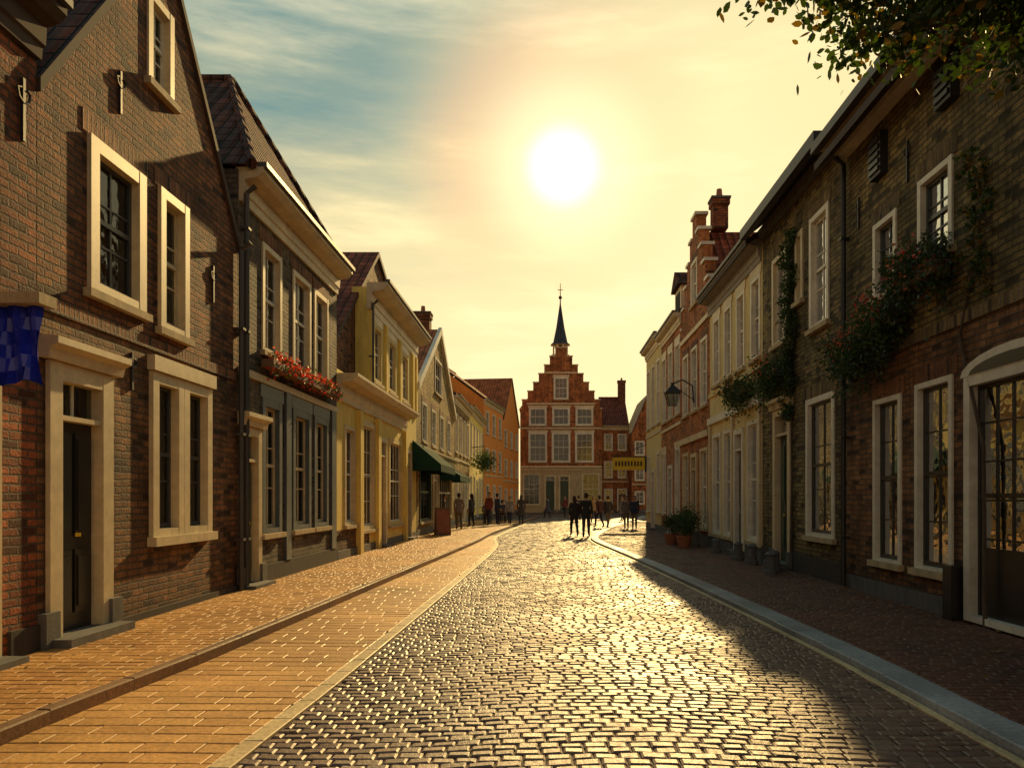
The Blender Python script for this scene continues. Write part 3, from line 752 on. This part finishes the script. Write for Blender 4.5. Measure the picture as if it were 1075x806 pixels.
M['pavR']=stones('clay_paver_purple',(.2,.085,.05),(.11,.05,.035),.6,.6,.35)
M['kerbd']=stones('kerb_dark',(.22,.12,.06),(.28,.15,.07),.65,.5,.3)
M['bluest']=stones('kerb_bluestone',(.30,.32,.34),(.4,.41,.42),.55,.5,.35)
M['linest']=stones('pale_stone_line',(.72,.56,.3),(.62,.47,.25),.55,.4,.35)
M['bed']=plaster('sand_joint',(.045,.033,.025),.3,.5)
M['earth']=plaster('earth',(.12,.10,.075),.3,.5)
M['cobble_far']=brick('cobble_sheet',(.26,.17,.12),(.16,.105,.075),(.04,.03,.025),bw=.2,bh=.14,ms=.014,rough=.6,dist=.012)
g=Part(); g.face([(-900,-300,-.06),(900,-300,-.06),(900,1800,-.06),(-900,1800,-.06)],'earth'); g.make('ground')
C=lambda v:(lambda y:v)
strip('road_bed',kL,lambda y:rR(y)+.1,-12,77,-.016,'bed')
pavers('cobblestone_road',lambda y:wl_(y)+.14,rR,2.5,50,.15,.105,.01,0,M['cobble'],.003,wave=.06,bev=.014,drop=.008)
strip('market_square',lambda y:-6 if y>62 else wl_(y)+.1,lambda y:40 if y>50 else rR(y),50,84,-.002,'cobble_far')
pavers('parking_strip',kL,wl_,2.5,32,.44,.19,.006,.0,M['pavS'],.0014,bev=.008,drop=.005,wave=.02)
pavers('stone_road_line',wl_,lambda y:wl_(y)+.14,2.5,50,.5,.5,.005,.006,M['linest'],.001,bev=.008,drop=.004,single=True)
pavers('sidewalk',C(-4.99),lambda y:kL(y)-.12,2.5,50,.3,.14,.006,.095,M['pavL'],.0014,.12,bev=.008,drop=.005)
strip('sidewalk_bed',C(-5.2),lambda y:kL(y)-.04,-12,62,.08,'bed')
pavers('kerb',lambda y:kL(y)-.12,kL,-6,62,.5,.95,.005,.1,M['kerbd'],.001,.2,bev=.015,drop=.012,single=True)
pavers('kerb',rR,lambda y:rR(y)+.3,-6,62,.5,.7,.008,.07,M['bluest'],.002,.15,bev=.012,drop=.008,single=True)
pavers('sidewalk',lambda y:rR(y)+.3,C(5.19),2.5,50,.205,.1,.008,.07,M['pavR'],.0025,.12)
strip('sidewalk_bed',lambda y:rR(y)+.1,lambda y:max(5.4,rR(y)+.11),-12,50,.052,'bed')
pavers('stone_road_line',lambda y:rR(y)-.09,lambda y:rR(y)-.01,2.5,50,.5,.5,.006,.012,M['linest'],.001,bev=.008,drop=.004,single=True)
fl=Part()
for k in range(420):
    y=4+14*rnd()**1.5; x=5.15-abs(random.gauss(0,.8)) if rnd()<.85 else ru(-5,-3.7); z=.082 if x>0 else .105
    if 0<x<3.3: continue
    a=ru(0,6.28);s_=ru(.015,.035)
    d=Vector((math.cos(a),math.sin(a),ru(-.3,.3)));e=Vector((-math.sin(a)*.6,math.cos(a)*.6,ru(-.3,.3))); c=Vector((x,y,z+s_*.5))
    fl.face([c-d*s_,c+e*s_,c+d*s_,c-e*s_],random.choice(('leaf3','terracotta','leaf3')))
fl.make('fallen_leaves')
# ------------------------------------------------------------------ street furniture & plants
def post(x,y,h_=.5):
    p=Part(); p.tube([(x,y,.05),(x,y,.15),(x,y,.17),(x,y,h_),(x,y,h_+.04),(x,y,h_+.1)],[.15,.15,.12,.1,.12,.05],'greystone',10); p.make('stone_bollard')
for x,y in ((4.75,15.75),(4.75,17.5),(4.72,18.6),(4.72,21.0),(4.72,23.9),(4.5,15.2)): post(x,y,ru(.35,.5))
def potted(x,y,z,r,hh):
    p=Part(); p.tube([(x,y,z),(x,y,z+.3),(x,y,z+.36)],[.17,.24,.26],'terracotta',12)
    p.tube([(x,y,z+.3),(x,y,z+.3+hh*.5)],[.03,.015],'bark',6)
    foliage(p,(x,y,z+.35+hh*.5),(r,r,hh*.5),1100,.035,('leaf1','leaf2','leaf2'),clumps=36,sp=.3); p.make('potted_shrub')
potted(4.25,23.3,.07,.3,.75); potted(4.6,24.2,.07,.35,.95); potted(4.15,24.9,.07,.28,.6); potted(4.7,25.6,.07,.3,.7)
hb=Part(); P=lambda u,v,n:(-5+n,u,v)
hb.tube([P(52,5.0,0),P(52,5.1,.9),P(52,4.6,.9)],.03,'iron',6); foliage(hb,P(52,4.0,.9),(.65,.65,.7),1500,.07,('leaf1','leaf2'),clumps=40); hb.tube([P(52,4.6,.9),P(52,3.6,.9)],.02,'iron',6)
hb.make('hanging_flower_basket')
def aboard(x,y,z,ang):
    p=Part(); ca,sa=math.cos(ang),math.sin(ang); T=lambda a,b,c:(x+a*ca-b*sa,y+a*sa+b*ca,z+c)
    for sg in (-1,1):
        q=[T(-.3,sg*.28,0),T(.3,sg*.28,0),T(.3,sg*.03,1.1),T(-.3,sg*.03,1.1)]; p.face(q,'wood')
        q=[T(-.25,sg*.27+sg*.012,.1),T(.25,sg*.27+sg*.012,.1),T(.25,sg*.055+sg*.012,1.02),T(-.25,sg*.055+sg*.012,1.02)]; p.face(q,'terracotta')
        for a in (-.28,.28): p.tube([T(a,sg*.28,0),T(a,sg*.03,1.12)],.02,'wood',5)
    p.make('sandwich_board')
aboard(-4.1,30.5,.095,.3)
def ctable(x,y,z):
    p=Part(); p.tube([(x,y,z+.72),(x,y,z+.75)],.35,'wood',16); p.tube([(x,y,z+.02),(x,y,z+.72)],.025,'iron',8)
    for k in range(3):
        a=2.1*k; p.tube([(x,y,z+.12),(x+.28*math.cos(a),y+.28*math.sin(a),z+.01)],.018,'iron',5)
    p.make('cafe_table')
def cchair(x,y,z,ang):
    p=Part(); ca,sa=math.cos(ang),math.sin(ang); T=lambda a,b,c:(x+a*ca-b*sa,y+a*sa+b*ca,z+c)
    p.box(-.2,.2,-.2,.2,.43,.46,'wood',T)
    for a in (-.18,.18):
        p.tube([T(a,.18,0),T(a,.18,.43)],.014,'iron',5); p.tube([T(a,-.2,0),T(a,-.18,.43),T(a,-.24,.88)],.014,'iron',5)
    for c in (.6,.72,.84): p.box(-.18,.18,-.245+(.6-c)*.1,-.225+(.6-c)*.1,c-.03,c+.03,'wood',T)
    p.make('cafe_chair')
# tree: trunk stands on the right pavement beside the viewpoint, crown overhanging the street
tr=Part(); base=Vector((4.35,2.6,0))
tr.tube([base,base+Vector((0,0,1)),base+Vector((-.05,.1,3)),base+Vector((-.1,.3,5.2)),base+Vector((0,.4,7.5))],[.26,.2,.17,.13,.06],'bark',12)
tips=[]
for (s0,e0,r0,nn) in (((4.25,2.85,4.4),(3.3,6.4,5.55),.07,20),((4.25,2.85,4.6),(4.2,6.6,5.65),.07,20),((4.25,2.9,4.9),(1.9,6.3,5.85),.055,20),((4.3,2.9,4.6),(3.7,5.6,5.45),.055,20),((4.25,2.9,4.7),(2.7,6.6,5.75),.055,16),((4.3,2.9,5.2),(2.9,5.4,6.5),.06,8),((4.3,3,6),(5.6,3,7.5),.05,7),((4.3,3,5.5),(4.2,.6,7),.05,7)):
    s0=Vector(s0);e0=Vector(e0);m=(s0+e0)/2+Vector((ru(-.2,.2),ru(-.2,.2),.3)); tr.tube([s0,m,e0],[r0,r0*.6,r0*.18],'bark',7)
    for k in range(nn):
        t_=ru(.5,1.02); q=(s0.lerp(m,t_*2) if t_<.5 else m.lerp(e0,min(1,t_*2-1))); e=q+Vector((ru(-.6,.6),ru(-.4,.7),ru(-.3,.35)))
        tr.tube([q,(q+e)/2+Vector((0,0,.05)),e],[.014,.009,.004],'bark',5); tips.append(e); tips.append((q+e)/2)
for e in tips: foliage(tr,e,(.24,.24,.16),60,.043,('leaf1','leaf2','leaf1','leaf2','leaf1','leaf2','leaf3'),clumps=6,six=True,sp=.6)
tr.make('street_tree')
# ------------------------------------------------------------------ people
def cloth(name,c): 
    if name not in M: M[name]=paint(name,c,.85,.2)
    return name
skin=cloth('skin',(.5,.3,.2))
def person(x,y,z,ang,up=(.03,.03,.04),lo=(.03,.035,.06),hair=(.05,.03,.02),stride=.0,seat=False,sc_=1.0,longhair=False,skirt=False):
    fs=stride
    if seat:
        J=[('pel',(0,0,.55),.14),('sp',(0,-.02,.75),.125),('ch',(0,-.02,.97),.15),('nk',(0,0,1.12),.055),
           ('hipL',(-.1,.03,.54),.09),('knL',(-.13,.45,.54),.062),('anL',(-.13,.43,.1),.042),('toL',(-.13,.6,.045),.036),
           ('hipR',(.1,.03,.54),.09),('knR',(.13,.45,.54),.062),('anR',(.13,.5,.1),.042),('toR',(.13,.67,.045),.036),
           ('shL',(-.17,0,1.04),.062),('elL',(-.24,.1,.78),.044),('wrL',(-.17,.33,.72),.03),
           ('shR',(.17,0,1.04),.062),('elR',(.24,.1,.78),.044),('wrR',(.17,.33,.74),.03)]
        hz=1.12
    else:
        J=[('pel',(0,0,.95),.135),('sp',(0,0,1.13),.13),('ch',(0,0,1.34),.165),('nk',(0,.01,1.48),.055),
           ('hipL',(-.085,0,.88),.1),('knL',(-.09,fs*.3+.03,.49),.07),('anL',(-.09,fs*.42-.02*abs(fs),.09+.02*abs(fs)),.048),('toL',(-.1,fs*.42+.16,.04),.038),
           ('hipR',(.085,0,.88),.1),('knR',(.09,-fs*.14+.03,.49),.07),('anR',(.09,-fs*.44,.09+.07*abs(fs)),.048),('toR',(.1,-fs*.44+.15,.035),.038),
           ('shL',(-.17,0,1.41),.07),('elL',(-.225,-fs*.12,1.14),.052),('wrL',(-.22,-fs*.22+.08,.9),.034),
           ('shR',(.17,0,1.41),.07),('elR',(.225,fs*.12,1.14),.052),('wrR',(.22,fs*.26+.08,.9),.034)]
        hz=1.48
    idx={j[0]:i for i,j in enumerate(J)}
    E=[('pel','sp'),('sp','ch'),('ch','nk'),('pel','hipL'),('hipL','knL'),('knL','anL'),('anL','toL'),('pel','hipR'),('hipR','knR'),('knR','anR'),('anR','toR'),('ch','shL'),('shL','elL'),('elL','wrL'),('ch','shR'),('shR','elR'),('elR','wrR')]
    me=bpy.data.meshes.new('sk'); me.from_pydata([j[1] for j in J],[(idx[a],idx[b]) for a,b in E],[])
    o=bpy.data.objects.new('sk',me); sc.collection.objects.link(o)
    md=o.modifiers.new('Skin','SKIN'); md.use_smooth_shade=True
    if not me.skin_vertices:
        bpy.context.view_layer.objects.active=o; bpy.ops.mesh.customdata_skin_add()
    for i,j in enumerate(J):
        r=j[2]; rr=(r,r*.72) if j[0] in('ch','sp') else (r,r)
        me.skin_vertices[0].data[i].radius=rr; me.skin_vertices[0].data[i].use_root=(i==0)
    sb=o.modifiers.new('S','SUBSURF'); sb.levels=1
    dg=bpy.context.evaluated_depsgraph_get(); dg.update()
    ev=bpy.data.meshes.new_from_object(o.evaluated_get(dg))
    p=Part(); nm='%03d%03d%03d'%tuple(int(c*500) for c in up); um_=cloth('jacket_'+nm,up); nm='%03d%03d%03d'%tuple(int(c*500) for c in lo); lm=cloth('trousers_'+nm,lo)
    hm=cloth('hair_%03d'%int(hair[0]*500),hair); shm=cloth('shoe_leather',(.02,.015,.012))
    wz=.5 if seat else .93
    for f in ev.polygons:
        c=f.center
        if c.z<.11: m=shm
        elif seat and (c.z<.6 or (c.y>.2 and c.z<.62)): m=lm
        elif not seat and c.z<wz and abs(c.x)<.17: m=lm
        else: m=um_
        if c.z>hz-.03 and abs(c.x)<.08: m=skin
        p.face([ev.vertices[i].co for i in f.vertices],m,True)
    bpy.data.objects.remove(o)
    if not seat:
        rings=[[Vector((a*1.12*math.cos(t),a*.8*math.sin(t),zz)) for t in [2*math.pi*k/14 for k in range(14)]] for a,zz in (((.15,1.12),(.165,.98),(.185,.82)) if not skirt else ((.15,1.05),(.2,.85),(.27,.52)))]
        for A,B_ in zip(rings,rings[1:]):
            for k in range(14): p.face([A[k],B_[k],B_[(k+1)%14],A[(k+1)%14]],um_,True)
    hc=Vector((0,.02,hz+.155))
    p.tube([(0,.0,hz-.03),(0,.01,hz+.07)],[.056,.05],skin,8)
    p.ellip(hc,(.075,.095,.118),skin,12,9)
    p.tube([hc+Vector((0,.085,.02)),hc+Vector((0,.115,-.02)),hc+Vector((0,.09,-.03))],[.008,.014,.01],skin,5)
    for sg in (-1,1):
        p.ellip(hc+Vector((sg*.077,0,-.005)),(.012,.022,.03),skin,6,4); p.ellip(hc+Vector((sg*.03,.084,.01)),(.012,.01,.008),hm,6,4)
    p.ellip(hc+Vector((0,.086,-.055)),(.024,.008,.008),cloth('lips',(.35,.1,.08)),6,4)
    p.ellip(hc+Vector((0,-.014,.016)),(.086,.1,.122),hm,12,9,cond=lambda d:d.z>.035 or d.y<-.01 or (d.z>.0 and d.y<.02))
    if longhair: p.tube([hc+Vector((0,-.05,.05)),hc+Vector((0,-.075,-.1)),hc+Vector((0,-.07,-.25))],[.08,.085,.04],hm,8)
    for s_ in ('L','R'):
        w=Vector(J[idx['wr'+s_]][1]); e=Vector(J[idx['el'+s_]][1]); d=(w-e).normalized(); sg=-1 if s_=='L' else 1
        p.tube([w-d*.02,w+d*.04,w+d*.09],[.027,.036,.03],skin,8)
        side=Vector((0,1,0)) if not seat else Vector((1,0,0)); inn=Vector((-sg,0,0)) if not seat else Vector((0,0,-1))
        for k,(off,L) in enumerate(((-.026,.058),(-.009,.07),(.009,.078),(.025,.072))):
            r0=w+d*.08+side*off; p.tube([r0,r0+d*L*.55,r0+d*L*.9+inn*.02],[.009,.0085,.007],skin,5)
        p.tube([w+d*.03+side*.025,w+d*.06+side*.055,w+d*.09+side*.055+inn*.01],[.011,.01,.008],skin,5)
    o=p.make('person'); o.location=(x,y,z); o.rotation_euler=(0,0,ang); o.scale=(sc_,)*3
    return o
pi=math.pi
person(1.22,31.5,0,pi*.05,(.03,.028,.03),(.02,.022,.03),stride=.7,longhair=True,sc_=.95)
person(1.66,30.6,0,-.1,(.022,.022,.026),(.03,.03,.035),stride=-.8,sc_=1.02)
ppl=[(-3.0,41,.1,2.5,(.25,.06,.04),.3),(-2.6,41.6,.1,-1,(.04,.05,.1),0),(-2.0,43.5,.0,3,(.3,.28,.25),.5),(-3.7,38.5,.1,1.0,(.05,.05,.05),.2),(-1.4,45,0,0,(.06,.05,.05),.6),
     (2.9,40.5,.0,.6,(.08,.03,.03),.6),(3.4,41,0,.3,(.04,.04,.06),-.5),(3.0,47,0,3.3,(.3,.2,.12),.5),(4.35,37,.07,3.0,(.03,.04,.08),.5),(4.0,37.4,.07,3.1,(.15,.12,.1),-.4),(2.3,52,0,0,(.05,.05,.06),.5),(5.3,52,0,2,(.25,.22,.2),.3),(.2,58,0,1,(.05,.05,.08),.5),(-4.3,32.5,.1,-1.4,(.12,.1,.08),.0),(-4.0,35.5,.1,.2,(.25,.2,.15),.5),(1.6,60,0,2.6,(.2,.05,.04),.5)]
for (x,y,z,a,c,st) in ppl:
    person(x,y,z,a,c,random.choice(((.03,.035,.07),(.03,.03,.03),(.15,.12,.08))),stride=st,longhair=rnd()<.4,sc_=ru(.92,1.03),skirt=rnd()<.25)
for tx,ty in ((-3.3,43.8),(-2.6,47.0)):
    ctable(tx,ty,.1)
    for a in (0,pi):
        cx_=tx+.7*math.sin(a); cy_=ty-.7*math.cos(a); cchair(cx_,cy_,.1,a)
        person(cx_,cy_-.02,.06,a,random.choice(((.3,.25,.2),(.04,.05,.09),(.2,.05,.05))),(.03,.03,.05),seat=True)
# ------------------------------------------------------------------ light, sky, camera
el=math.radians(23.5); az=math.radians(8)
def sdir(az,el): return Vector((math.sin(az)*math.cos(el),math.cos(az)*math.cos(el),math.sin(el)))
S=sdir(az,el)
L=bpy.data.lights.new('sun','SUN'); L.energy=5; L.angle=math.radians(.8); L.color=(1,.67,.26)
lo=bpy.data.objects.new('sun',L); sc.collection.objects.link(lo); lo.rotation_euler=S.to_track_quat('Z','Y').to_euler(); lo.location=S*60
w=bpy.data.worlds.new('World'); sc.world=w; w.use_nodes=True; nt=w.node_tree
bg=nt.nodes['Background']
tc=N(nt,'ShaderNodeTexCoord').outputs['Generated']
sky=N(nt,'ShaderNodeTexSky',sky_type='NISHITA'); sky.sun_disc=False; sky.sun_elevation=el; sky.sun_rotation=az
def dot(v):
    n=N(nt,'ShaderNodeVectorMath',operation='DOT_PRODUCT'); nt.links.new(tc,n.inputs[0]); n.inputs[1].default_value=v; return n.outputs['Value']
def angdeg(v): return math_(nt,'MULTIPLY',math_(nt,'ARCCOSINE',math_(nt,'MINIMUM',dot(v),.99999)),57.2958)
Sv=sdir(math.atan2(19,800),math.atan2(347,800))
a=angdeg(Sv)
sep=N(nt,'ShaderNodeSeparateXYZ'); nt.links.new(tc,sep.inputs[0]); z=sep.outputs['Z']
mp=N(nt,'ShaderNodeMapping'); nt.links.new(tc,mp.inputs[0]); mp.inputs['Scale'].default_value=(1.1,1.1,6.5); mp.inputs['Rotation'].default_value=(0,.38,0)
cl=noise(nt,mp.outputs[0],1.9,7,.6)
zc=math_(nt,'ADD',z,mrange(nt,cl,.3,.7,.09,-.11))
hz=mrange(nt,zc,.2,.54,1,0,True)
br_=mrange(nt,angdeg(sdir(math.atan2(260,800),math.atan2(330,800))),4,34,1,0,True)
gl=mrange(nt,a,0,14,1,0,True)
inv=lambda v:math_(nt,'SUBTRACT',1.0,v)
wf=inv(math_(nt,'MULTIPLY',math_(nt,'MULTIPLY',inv(hz),inv(br_)),inv(math_(nt,'MULTIPLY',gl,.75))))
base=mixc(nt,'MIX',wf,(.12,.265,.255),(1.0,.80,.37))
bf=mrange(nt,dot((0,1,0)),-.5,.6,0,1,True)
back=mixc(nt,'MIX',hz,(.10,.15,.18),(.72,.48,.24))
base=mixc(nt,'MIX',bf,back,base)
g1=math_(nt,'POWER',mrange(nt,a,0,9,1,0,True),1.5)
disc=mrange(nt,a,.4,3.3,1,0,True)
def scl(col,f):
    n=N(nt,'ShaderNodeVectorMath',operation='SCALE'); n.inputs[0].default_value=col; nt.links.new(f,n.inputs['Scale']); return n.outputs[0]
def add(a_,b_):
    n=N(nt,'ShaderNodeVectorMath',operation='ADD'); nt.links.new(a_,n.inputs[0]); nt.links.new(b_,n.inputs[1]); return n.outputs[0]
sk=N(nt,'ShaderNodeVectorMath',operation='SCALE'); nt.links.new(sky.outputs[0],sk.inputs[0]); sk.inputs['Scale'].default_value=.008
ringp=math_(nt,'MULTIPLY',mrange(nt,a,4,7,0,1,True),mrange(nt,a,7,12,1,0,True))
tot=add(add(add(base,scl((.4,.32,.22),g1)),scl((.8,.8,.85),disc)),sk.outputs[0])
tot=add(tot,scl((.1,-.04,-.03),ringp))
streak=mrange(nt,cl,.5,.72,0,.2,True)
tot=add(tot,scl((1,.78,.5),streak))
nt.links.new(tot,bg.inputs[0]); bg.inputs[1].default_value=1.0
cam=bpy.data.cameras.new('camera'); co=bpy.data.objects.new('camera',cam); sc.collection.objects.link(co); sc.camera=co
co.location=(0,0,1.6); co.rotation_euler=(math.radians(90),0,0); cam.sensor_width=36; cam.lens=800/1075*36
cam.shift_x=-34.5/1075; cam.shift_y=119/1075; cam.clip_end=4000; cam.clip_start=.05
sc.view_settings.view_transform='Standard'; sc.view_settings.look='None'; sc.view_settings.exposure=0
